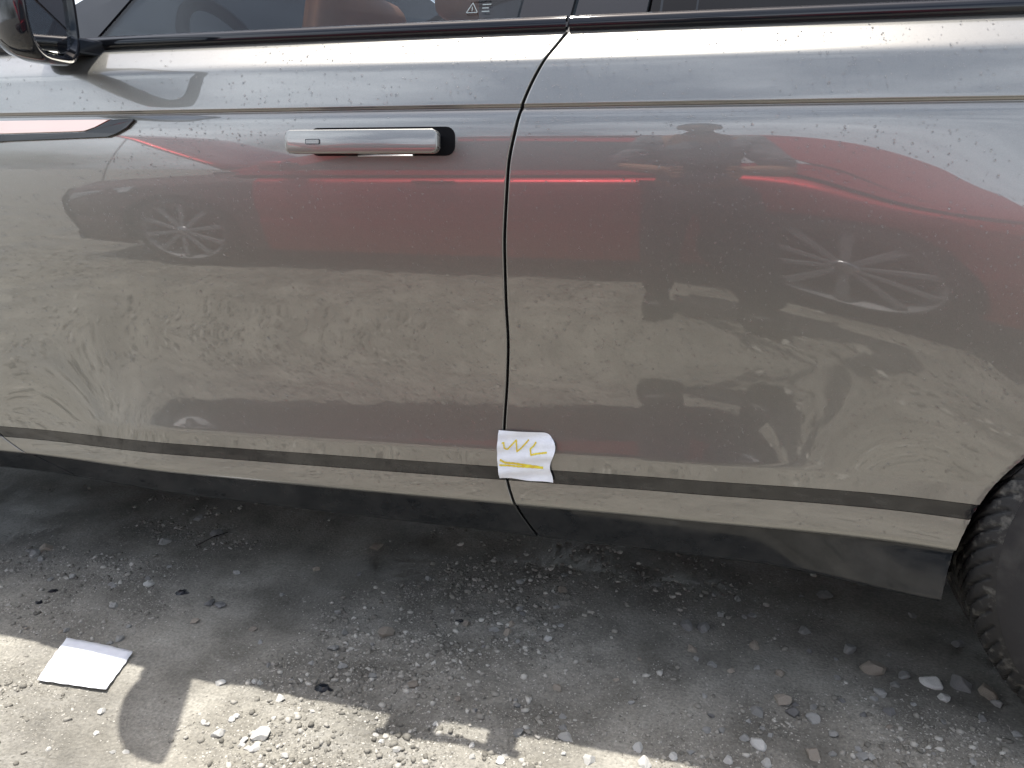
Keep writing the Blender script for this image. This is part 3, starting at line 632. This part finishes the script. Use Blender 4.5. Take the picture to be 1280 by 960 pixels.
# ------------------------------------------------------------ person holding the phone
def skin_body(name, joints, edges, m, parent=None, sub=2, root=0):
    me = bpy.data.meshes.new(name); me.from_pydata([j[0] for j in joints], edges, []); o = bpy.data.objects.new(name, me); COL.objects.link(o)
    md = o.modifiers.new('skin', 'SKIN'); md.use_smooth_shade = True
    for v, j in zip(me.skin_vertices[0].data, joints): v.radius = (j[1], j[2] if len(j) > 2 else j[1])
    me.skin_vertices[0].data[root].use_root = True
    sb = o.modifiers.new('sub', 'SUBSURF'); sb.levels = sub; sb.render_levels = sub
    me.materials.append(m)
    if parent: rel(o, parent)
    return o
px, py = -.03, -.40
person = empty('person', (px, py, 0)); bpy.context.view_layer.update()
tag(person, 'person in grey shirt and dark trousers holding up a phone, mirrored in the door', 'person')
J = [((px, py, .82), .135, .10), ((px, py + .01, .98), .145, .10), ((px, py + .04, 1.14), .165, .11), ((px, py + .07, 1.27), .13, .09), ((px, py + .10, 1.345), .055), ((px, py + .13, 1.40), .05),
     ((px - .10, py, .78), .10), ((px - .12, py + .05, .44), .065), ((px - .13, py - .02, .09), .042), ((px - .13, py + .10, .045), .035),
     ((px + .10, py, .78), .10), ((px + .13, py + .05, .44), .065), ((px + .15, py - .02, .09), .042), ((px + .15, py + .10, .045), .035),
     ((px - .18, py + .06, 1.26), .065), ((px - .26, py + .10, 1.02), .045), ((px - .10, py + .33, .985), .032),
     ((px + .18, py + .06, 1.26), .065), ((px + .28, py + .10, 1.02), .045), ((px + .14, py + .33, .985), .032)]
E_ = [(0, 1), (1, 2), (2, 3), (3, 4), (4, 5), (0, 6), (6, 7), (7, 8), (8, 9), (0, 10), (10, 11), (11, 12), (12, 13), (3, 14), (14, 15), (15, 16), (3, 17), (17, 18), (18, 19)]
body = skin_body('body', J, E_, skin, person)
def dress(name, idx, m, grow, zmax=None):
    mp_ = {k: i for i, k in enumerate(idx)}; return skin_body(name, [(J[k][0],) + tuple(r_ + grow for r_ in (J[k][1:] if len(J[k]) > 2 else (J[k][1], J[k][1]))) for k in idx], [(mp_[a], mp_[b]) for a, b in E_ if a in mp_ and b in mp_], m, person)
sh_ = dress('shirt', [0, 1, 2, 3, 14, 15, 17, 18], shirt, .026)
sh_.modifiers['sub'].levels = sh_.modifiers['sub'].render_levels = 4
tx = bpy.data.textures.new('folds', 'CLOUDS'); tx.noise_scale = .09; dm = sh_.modifiers.new('folds', 'DISPLACE'); dm.texture = tx; dm.strength = .045; dm.mid_level = .55
dress('trousers', [0, 6, 7, 8, 10, 11, 12], trousers, .024)
for s_ in (-1, 1):
    fx = px + (.14 if s_ > 0 else -.13)
    rel(box('shoe', (fx - .05, py - .09, 0), (fx + .05, py + .19, .115), shoe, None, .035, 4), person)
# head with face
bm = bmesh.new(); bmesh.ops.create_uvsphere(bm, u_segments=32, v_segments=24, radius=1)
hc = Vector((px, py + .155, 1.475))
for v in bm.verts:
    c = v.co.copy(); jaw = 1 - .28 * max(0, -c.z) ** 1.3
    nose = math.exp(-((c.x / .13) ** 2 + ((c.z + .12) / .22) ** 2)) * (c.y > 0) * .16; eye = sum(math.exp(-(((c.x - e) / .14) ** 2 + ((c.z - .06) / .10) ** 2)) for e in (-.36, .36)) * (c.y > 0) * .07
    mouth = math.exp(-((c.x / .22) ** 2 + ((c.z + .48) / .05) ** 2)) * (c.y > 0) * .03
    ear = sum(math.exp(-(((c.y + .02) / .12) ** 2 + ((c.z + .02) / .2) ** 2)) for _ in (0,)) * (abs(c.x) > .9) * .12
    v.co = hc + Vector((c.x * .075 * jaw * (1 + ear), c.y * .095 * (1 + nose - eye - mouth), c.z * .115))
rel(bm_obj('head', bm, skin, None, True), person)
bm = bmesh.new(); bmesh.ops.create_uvsphere(bm, u_segments=28, v_segments=18, radius=1)
bmesh.ops.delete(bm, geom=[v for v in bm.verts if v.co.z < .18 and v.co.y > -.1 or v.co.z < -.45], context='VERTS')
for v in bm.verts: v.co = hc + Vector((v.co.x * .084, v.co.y * .104 - .004, v.co.z * .126))
rel(bm_obj('hair', bm, hair, None, True), person)
for e in (-1, 1):
    bm = bmesh.new(); bmesh.ops.create_uvsphere(bm, u_segments=12, v_segments=8, radius=1)
    for v in bm.verts: v.co = hc + Vector((e * .028 + v.co.x * .011, .080 + v.co.y * .007, .008 + v.co.z * .006))
    rel(bm_obj('eye', bm, hair, None, True), person)
rel(tube('mouth', [hc + Vector((x_, .0865 - 6 * x_ * x_, -.056)) for x_ in (-.022, -.011, 0, .011, .022)], [.002, .0035, .004, .0035, .002], lip_m, None, 6), person)
# hands round the phone ends
for s_, wx in ((-1, -.10 + px), (1, .14 + px)):
    ex = -.085 if s_ < 0 else .085
    wp = Vector((wx, py + .33, .985)); pal = Vector((ex + .012 * s_, -.045, .985))
    hj = [(wp, .026), (pal, .030, .018)]; he = [(0, 1)]
    for k in range(4):
        zf = 1.012 - .021 * k; L_ = (.0, .004, .002, -.006)[k]
        a = Vector((ex + .016 * s_, -.025, zf - .004)); b = Vector((ex + .014 * s_, .004, zf)); c_ = Vector((ex - (.018 + L_) * s_, .010 - .008, zf)); i0 = len(hj)
        hj += [(a, .009), (b - Vector((0, .006, 0)), .008), (c_ - Vector((0, .006, 0)), .007)]; he += [(1, i0), (i0, i0 + 1), (i0 + 1, i0 + 2)]
    i0 = len(hj); hj += [(Vector((ex + .002 * s_, -.042, 1.0)), .011), (Vector((ex - .028 * s_, -.034, 1.004)), .008)]; he += [(1, i0), (i0, i0 + 1)]
    skin_body('hand', hj, he, skin, person, 1)
ph = box('mobile_phone', (-.080, -.0245, -.038), (.080, -.0165, .038), phone_m, None, .003)
ph.data.transform(Matrix.Rotation(R(-PITCH), 4, 'X')); ph.location = (0, 0, CAM_H)
tag(ph, 'black phone held sideways in both hands of the person', 'phone')

# ------------------------------------------------------------ loose things, placed on the ground
fwd = Vector((-math.sin(R(YAW)) * math.cos(R(PITCH)), math.cos(R(YAW)) * math.cos(R(PITCH)), -math.sin(R(PITCH))))
rgt = Vector((math.cos(R(YAW)), math.sin(R(YAW)), 0)); upv = rgt.cross(fwd)
def on_ground(x, y):
    d = fwd * FPX + rgt * (x - 640) - upv * (y - 480); z = 0.0
    for _ in range(3): t = (z - CAM_H) / d.z; p = Vector((0, 0, CAM_H)) + d * t; z = float(ground_z(p.x, p.y))
    return p.x, p.y, z, t * FPX / FPX
def on_side(x, y):
    d = fwd * FPX + rgt * (x - 640) - upv * (y - 480); Y = D0
    for _ in range(6): p = Vector((0, 0, CAM_H)) + d * (Y / d.y); Y = float(side_y(np.array(p.x), np.array(p.z)))
    return p.x, p.z

# taped note on the shut line
def note():
    cor = {}
    n, mrow = 24, 22
    TL, TR, BL, BR = on_side(624, 537), on_side(697, 541), on_side(625, 597), on_side(693, 602)
    def pt(u, v, off=.0):
        x = (1 - v) * ((1 - u) * TL[0] + u * TR[0]) + v * ((1 - u) * BL[0] + u * BR[0]); z = (1 - v) * ((1 - u) * TL[1] + u * TR[1]) + v * ((1 - u) * BL[1] + u * BR[1])
        x += -.004 * math.sin(math.pi * v) * (1 - u) - .009 * u ** 2 * math.exp(-((v - .66) / .22) ** 2)
        if u > .75 and v < .35: k = ((u - .75) / .25) ** 2 * ((.35 - v) / .35) ** 2; x -= .010 * k; z -= .012 * k
        z += .0012 * math.sin(9 * u) * (v > .9)
        y = float(side_y(np.array(x), np.array(max(z, .46)))) - .0016 - .0014 * (1 + math.sin(5 * u + 9 * v)) - .006 * u ** 3 * abs(math.sin(3 * v)) - .0012 * math.sin(23 * v + 4 * u)
        return Vector((x, y - off, z))
    V = [pt(i / (n - 1), j / (mrow - 1)) for j in range(mrow) for i in range(n)]
    F = [(j * n + i, j * n + i + 1, (j + 1) * n + i + 1, (j + 1) * n + i) for j in range(mrow - 1) for i in range(n - 1)]
    o = pyd('paper_note', V, F, paper)
    tag(o, 'white paper note with yellow handwriting stuck over the door shut line', 'note')
    def stroke(P, r, nm):
        pts = []
        for a, b in zip(P, P[1:]):
            for k in range(6): t = k / 6; pts.append((a[0] + (b[0] - a[0]) * t, a[1] + (b[1] - a[1]) * t))
        pts.append(P[-1]); bm = bmesh.new(); prev = None
        for i, p in enumerate(pts):
            q = pts[min(i + 1, len(pts) - 1)]; p0 = pts[max(i - 1, 0)]; du, dv = (q[0] - p0[0]) * .103, (q[1] - p0[1]) * .075; L_ = math.hypot(du, dv) or 1
            wv = r * (.8 + .4 * math.sin(i * 1.9) ** 2); su, sv = -dv / L_ * wv / .103, du / L_ * wv / .075
            a, b = bm.verts.new(pt(p[0] - su, p[1] - sv, .0006)), bm.verts.new(pt(p[0] + su, p[1] + sv, .0006))
            if prev: bm.faces.new((prev[0], prev[1], b, a))
            prev = (a, b)
        ob = bm_obj(nm, bm, yellow_ink, o)
    stroke([(.08, .26), (.11, .24), (.13, .36), (.18, .38), (.25, .28), (.32, .18), (.335, .30), (.345, .42), (.42, .33), (.53, .16)], .0012, 'handwriting')
    stroke([(.66, .19), (.62, .28), (.57, .34), (.60, .45), (.68, .42), (.82, .385), (.87, .375)], .0013, 'handwriting')
    stroke([(.05, .60), (.14, .655), (.30, .655), (.55, .68), (.86, .70)], .0017, 'underline')
    stroke([(.03, .72), (.20, .71), (.40, .715), (.60, .71), (.86, .705)], .0014, 'underline')
note()

def flat_sheet(name, cors, m, lift=.004, n=14, curl=.0025, seed=0):
    P = [on_ground(*c)[:2] for c in cors]; V = []
    for j in range(n):
        for i in range(n):
            u, v = i / (n - 1), j / (n - 1); x = (1 - v) * ((1 - u) * P[0][0] + u * P[1][0]) + v * ((1 - u) * P[3][0] + u * P[2][0]); y = (1 - v) * ((1 - u) * P[0][1] + u * P[1][1]) + v * ((1 - u) * P[3][1] + u * P[2][1])
            e = .0006 * math.sin(31 * u + seed) * (v in (0, 1)) + .0006 * math.sin(27 * v) * (u in (0, 1))
            z = float(ground_z(x, y)) * .85 + lift + curl * math.sin(4.1 * u + 2.3 * v + seed) * math.sin(2.9 * v + seed); V.append((x + e, y + e, z))
    F = [(j * n + i, (j + 1) * n + i, (j + 1) * n + i + 1, j * n + i + 1) for j in range(n - 1) for i in range(n - 1)]
    o = pyd(name, V, F, m); md = o.modifiers.new('thick', 'SOLIDIFY'); md.thickness = .0004; return o
tag(flat_sheet('paper_sheet', [(84, 801), (167, 818), (133, 866), (47, 854)], paper, .006), 'blank white paper lying on the gravel at the shadow edge', 'paper')

def shard(c, size, seed, label, tall=.35):
    rg = random.Random(seed); x, y, z, _ = on_ground(*c); bm = bmesh.new(); n = 9; rows = []
    for lv in range(3):
        row = []
        for k in range(n):
            a = 2 * math.pi * k / n; rr_ = size * (.7 + .5 * rg.random()) * (1, .95, .45)[lv]
            row.append(bm.verts.new((x + rr_ * math.cos(a), y + rr_ * .7 * math.sin(a), z + size * tall * (0, .5, 1)[lv] + rg.uniform(-.1, .1) * size)))
        rows.append(row)
    for a, b in zip(rows, rows[1:]):
        for k in range(n): bm.faces.new((a[k], a[(k + 1) % n], b[(k + 1) % n], b[k]))
    bm.faces.new(rows[-1]); bm.faces.new(rows[0][::-1])
    tag(bm_obj('plastic_scrap', bm, scrap), label, 'scrap', 'black plastic scraps on the gravel')
shard((228, 741), .017, 1, 'crumpled black plastic scrap lying above the paper sheet in the shade')
shard((404, 861), .019, 2, 'glossy black plastic scrap at the shadow edge right of the mirror shadow')
shard((575, 777), .011, 3, 'small black plastic scrap in the shaded gravel below the door shut line')
shard((48, 753), .012, 4, 'flat black plastic scrap in the shade at the left edge, lower of two', .15)
shard((66, 739), .013, 5, 'flat black plastic scrap in the shade at the left edge, upper of two', .3)
for c0, c1, lb in (((245, 684), (285, 668), 'thin dark twig in the shade under the front door'),):
    a, b = on_ground(*c0), on_ground(*c1); tag(tube('twig', [(a[0], a[1], a[2] + .004), ((a[0] + b[0]) / 2, (a[1] + b[1]) / 2 + .004, (a[2] + b[2]) / 2 + .009), (b[0], b[1], b[2] + .006)], [.002, .0018, .001], twigm), lb, 'twig')

# stones
STM = []
for s_ in range(8):
    bm = bmesh.new(); bmesh.ops.create_icosphere(bm, subdivisions=4, radius=1); rg = random.Random(40 + s_)
    pl = [(Vector((rg.gauss(0, 1), rg.gauss(0, 1), rg.gauss(0, 1))).normalized(), rg.uniform(.5, .86)) for _ in range(16)]
    for v in bm.verts:
        p = v.co.copy()
        for nn, d in pl:
            k = p.dot(nn) - d
            if k > 0: p -= nn * k
        p *= 1 + .035 * math.sin(7 * p.x + s_) * math.sin(9 * p.y + 2 * s_) + .02 * math.sin(19 * p.z + s_) * math.sin(17 * p.x); v.co = Vector((p.x * 1.15, p.y * .95, p.z * .75))
    me = bpy.data.meshes.new('stone'); bm.to_mesh(me); bm.free(); me.polygons.foreach_set('use_smooth', [True] * len(me.polygons)); STM.append(me)
STV = {}
def stone(x, y, d, tone, label, group='loose stones on the gravel', zs=1.0):
    X, Y, Z, t = on_ground(x, y); dep = (Vector((X, Y, Z)) - Vector((0, 0, CAM_H))).dot(fwd); rad = d / FPX * dep / 2 * 1.06
    k = random.randrange(8); key = (k, tone)
    if key not in STV:
        m_ = STM[k].copy(); m_.materials.append({'g': st_grey, 'p': st_pale, 'b': st_brown, 'd': st_dark}[tone]); STV[key] = m_
    o = bpy.data.objects.new('stone', STV[key]); COL.objects.link(o); o.location = (X, Y, Z + rad * .12); o.scale = (rad, rad * random.uniform(.8, 1.1), rad * random.uniform(.75, 1.0) * zs)
    o.rotation_euler = (random.uniform(-.3, .3), random.uniform(-.3, .3), random.uniform(0, 6.28))
    tag(o, label, 'stone', group)
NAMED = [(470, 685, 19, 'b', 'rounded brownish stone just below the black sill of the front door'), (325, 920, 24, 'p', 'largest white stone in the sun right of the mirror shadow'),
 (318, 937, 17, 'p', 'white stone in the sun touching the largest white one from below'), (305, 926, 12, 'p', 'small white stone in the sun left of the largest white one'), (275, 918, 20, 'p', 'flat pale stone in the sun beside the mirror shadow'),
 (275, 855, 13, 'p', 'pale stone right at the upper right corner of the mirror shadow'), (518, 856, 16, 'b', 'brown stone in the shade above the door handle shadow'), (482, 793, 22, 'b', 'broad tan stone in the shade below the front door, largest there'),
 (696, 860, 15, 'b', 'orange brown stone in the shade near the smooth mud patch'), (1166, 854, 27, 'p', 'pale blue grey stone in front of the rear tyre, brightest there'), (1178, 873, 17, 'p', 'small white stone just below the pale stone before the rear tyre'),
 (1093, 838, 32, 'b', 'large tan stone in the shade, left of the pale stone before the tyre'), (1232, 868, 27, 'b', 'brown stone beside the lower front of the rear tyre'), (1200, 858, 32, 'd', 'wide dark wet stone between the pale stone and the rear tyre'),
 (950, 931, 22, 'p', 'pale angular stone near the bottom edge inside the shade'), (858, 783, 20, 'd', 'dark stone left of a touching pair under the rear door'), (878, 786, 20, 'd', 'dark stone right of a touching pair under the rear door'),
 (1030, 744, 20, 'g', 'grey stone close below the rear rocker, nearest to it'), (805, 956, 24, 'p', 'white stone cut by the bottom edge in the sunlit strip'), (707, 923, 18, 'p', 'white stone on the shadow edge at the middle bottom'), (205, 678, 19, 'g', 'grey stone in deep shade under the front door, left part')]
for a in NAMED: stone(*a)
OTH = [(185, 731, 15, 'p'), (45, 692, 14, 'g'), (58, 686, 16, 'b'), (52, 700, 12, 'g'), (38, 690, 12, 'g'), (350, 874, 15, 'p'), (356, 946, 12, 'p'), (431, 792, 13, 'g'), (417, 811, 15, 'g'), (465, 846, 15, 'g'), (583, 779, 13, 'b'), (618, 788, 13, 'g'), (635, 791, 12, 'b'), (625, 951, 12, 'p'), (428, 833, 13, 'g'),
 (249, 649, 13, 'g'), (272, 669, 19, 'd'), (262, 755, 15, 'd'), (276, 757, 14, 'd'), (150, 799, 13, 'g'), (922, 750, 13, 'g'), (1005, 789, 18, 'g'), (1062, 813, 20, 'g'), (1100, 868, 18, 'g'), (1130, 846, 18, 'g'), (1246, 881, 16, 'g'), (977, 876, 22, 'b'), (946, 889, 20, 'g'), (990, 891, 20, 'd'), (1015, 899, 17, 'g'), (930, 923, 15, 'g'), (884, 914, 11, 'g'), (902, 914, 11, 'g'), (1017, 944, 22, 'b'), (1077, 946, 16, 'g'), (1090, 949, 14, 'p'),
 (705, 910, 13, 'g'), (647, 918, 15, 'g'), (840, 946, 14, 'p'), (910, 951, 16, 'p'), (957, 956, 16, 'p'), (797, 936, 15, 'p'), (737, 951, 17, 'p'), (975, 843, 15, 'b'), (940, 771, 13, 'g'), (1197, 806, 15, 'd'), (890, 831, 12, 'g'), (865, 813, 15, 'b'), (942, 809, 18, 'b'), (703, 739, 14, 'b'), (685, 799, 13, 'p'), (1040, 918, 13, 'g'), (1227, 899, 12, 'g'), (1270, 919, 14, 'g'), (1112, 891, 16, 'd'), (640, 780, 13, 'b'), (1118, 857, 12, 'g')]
def where(x, y, tone, size='small'):
    t = {'g': 'grey', 'p': 'pale', 'b': 'tan', 'd': 'dark'}[tone]
    edge = 790 + (x / 900) * 160
    if y > edge + 4: z = 'in the sun along the bottom edge' if x > 560 else 'in the sun beside the mirror shadow'
    elif x < 330: z = 'in shade under the front door, left half'
    elif x < 660: z = 'in shade under the front door near the shut line'
    elif x < 900: z = 'in shade under the rear door, left half'
    else: z = 'in shade between rear door and rear tyre'
    return '%s %s %s %s' % (size, t, 'pebble' if size == 'tiny' else 'stone', z), '%s stones %s' % (size, z)
ORD = 'leftmost,second,third,fourth,fifth,sixth,seventh,eighth,ninth,tenth,eleventh,twelfth,thirteenth,fourteenth,fifteenth,sixteenth'.split(',')
byl = {}
for a in sorted(OTH): byl.setdefault(where(a[0], a[1], a[3]), []).append(a)
for (lb, gr), lst in byl.items():
    for k, a in enumerate(lst):
        extra = '' if len(lst) == 1 else ', leftmost such' if k == 0 else ', rightmost such' if k == len(lst) - 1 else ', %s from left' % ORD[k]
        stone(*a, lb + extra, gr)
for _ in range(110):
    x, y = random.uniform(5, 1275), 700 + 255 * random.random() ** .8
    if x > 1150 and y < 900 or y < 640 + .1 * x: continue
    sunlit = y > 794 + x / 900 * 160; t = 'p' if sunlit else random.choice('ggdbg'); stone(x, y, random.uniform(7, 11.5), t, *where(x, y, t, 'tiny'))  # pebbles in the sun take the pale tone, sunlight put into their colour

# gravel too fine to count
def gravel(name, n, xr, yr, rlo, rhi, m, seed, expo, clump=2.2, ico=True):
    rg = np.random.default_rng(seed); X = rg.uniform(*xr, n); Y = rg.uniform(*yr, n)
    den = np.clip(.45 + 1.7 * fbm(X * 2.1 + 8, Y * 3.2, 3, 9) + .8 * fbm(X * 9, Y * 9, 2, 77), .03, 1) ** clump; ok = rg.random(n) < den; X, Y = X[ok], Y[ok]; k = len(X)
    bm = bmesh.new(); (bmesh.ops.create_icosphere(bm, subdivisions=1, radius=1) if ico else [bm.faces.new([q for q in t_]) for vs_ in [[bm.verts.new(p) for p in ((1, 0, 0), (0, 1, 0), (-1, 0, 0), (0, -1, 0), (0, 0, 1))]] for t_ in [(vs_[k_], vs_[(k_ + 1) % 4], vs_[4]) for k_ in range(4)]]); bm.verts.index_update(); bv = np.array([v.co[:] for v in bm.verts]); bf = np.array([[v.index for v in f.verts] for f in bm.faces]); bm.free()
    r = rlo + (rhi - rlo) * rg.random(k) ** expo; a = rg.uniform(0, 6.28, k)
    P = bv[None] * (1 + .28 * rg.standard_normal((k, len(bv), 1))) * (r[:, None] * np.stack([rg.uniform(.8, 1.3, k), rg.uniform(.7, 1.1, k), rg.uniform(.5, .8, k)], -1))[:, None, :]
    c, s = np.cos(a)[:, None], np.sin(a)[:, None]; x = P[..., 0] * c - P[..., 1] * s + X[:, None]; y = P[..., 0] * s + P[..., 1] * c + Y[:, None]
    z = P[..., 2] + (ground_z(X, Y) + r * .15)[:, None]
    F = bf[None] + (np.arange(k) * len(bv))[:, None, None]
    o = npmesh(name, np.stack([x, y, z], -1).reshape(-1, 3), F.reshape(-1, 3), m, None, False); return o
def grav_mat(name, c1, c2, c3):
    m = mat(name, c1, .8); g = N(m, 'ShaderNodeNewGeometry'); rp = N(m, 'ShaderNodeValToRGB'); rp.color_ramp.elements[0].color = (*c1, 1); rp.color_ramp.elements[1].color = (*c3, 1)
    e = rp.color_ramp.elements.new(.55); e.color = (*c2, 1); LK(m, g.outputs['Random Per Island'], rp.inputs[0]); LK(m, rp.outputs[0], BS(m).inputs['Base Color']); return m
gmat = grav_mat('fine_gravel', (.13, .122, .102), (.24, .226, .192), (.46, .44, .39))
o1 = gravel('fine_gravel', 45000, (-2.0, 1.1), (.85, 1.9), .0010, .0078, gmat, 3, 5); tag(o1, 'fine crushed limestone gravel strewn over the wet ground', 'gravel', None, 'stuff')
o3 = gravel('gravel_crumbs', 190000, (-1.9, 1.0), (.9, 1.75), .0006, .0026, gmat, 13, 2.5, .8, False); tag(o3, 'grit and crumbs of limestone pressed into the wet ground', 'gravel', None, 'stuff')
o2 = gravel('coarse_gravel', 26000, (-4.5, 2.0), (-1.3, .85), .003, .015, gmat, 4, 3.5, .8); tag(o2, 'loose gravel on the sunlit lane between the two cars', 'gravel', None, 'stuff')
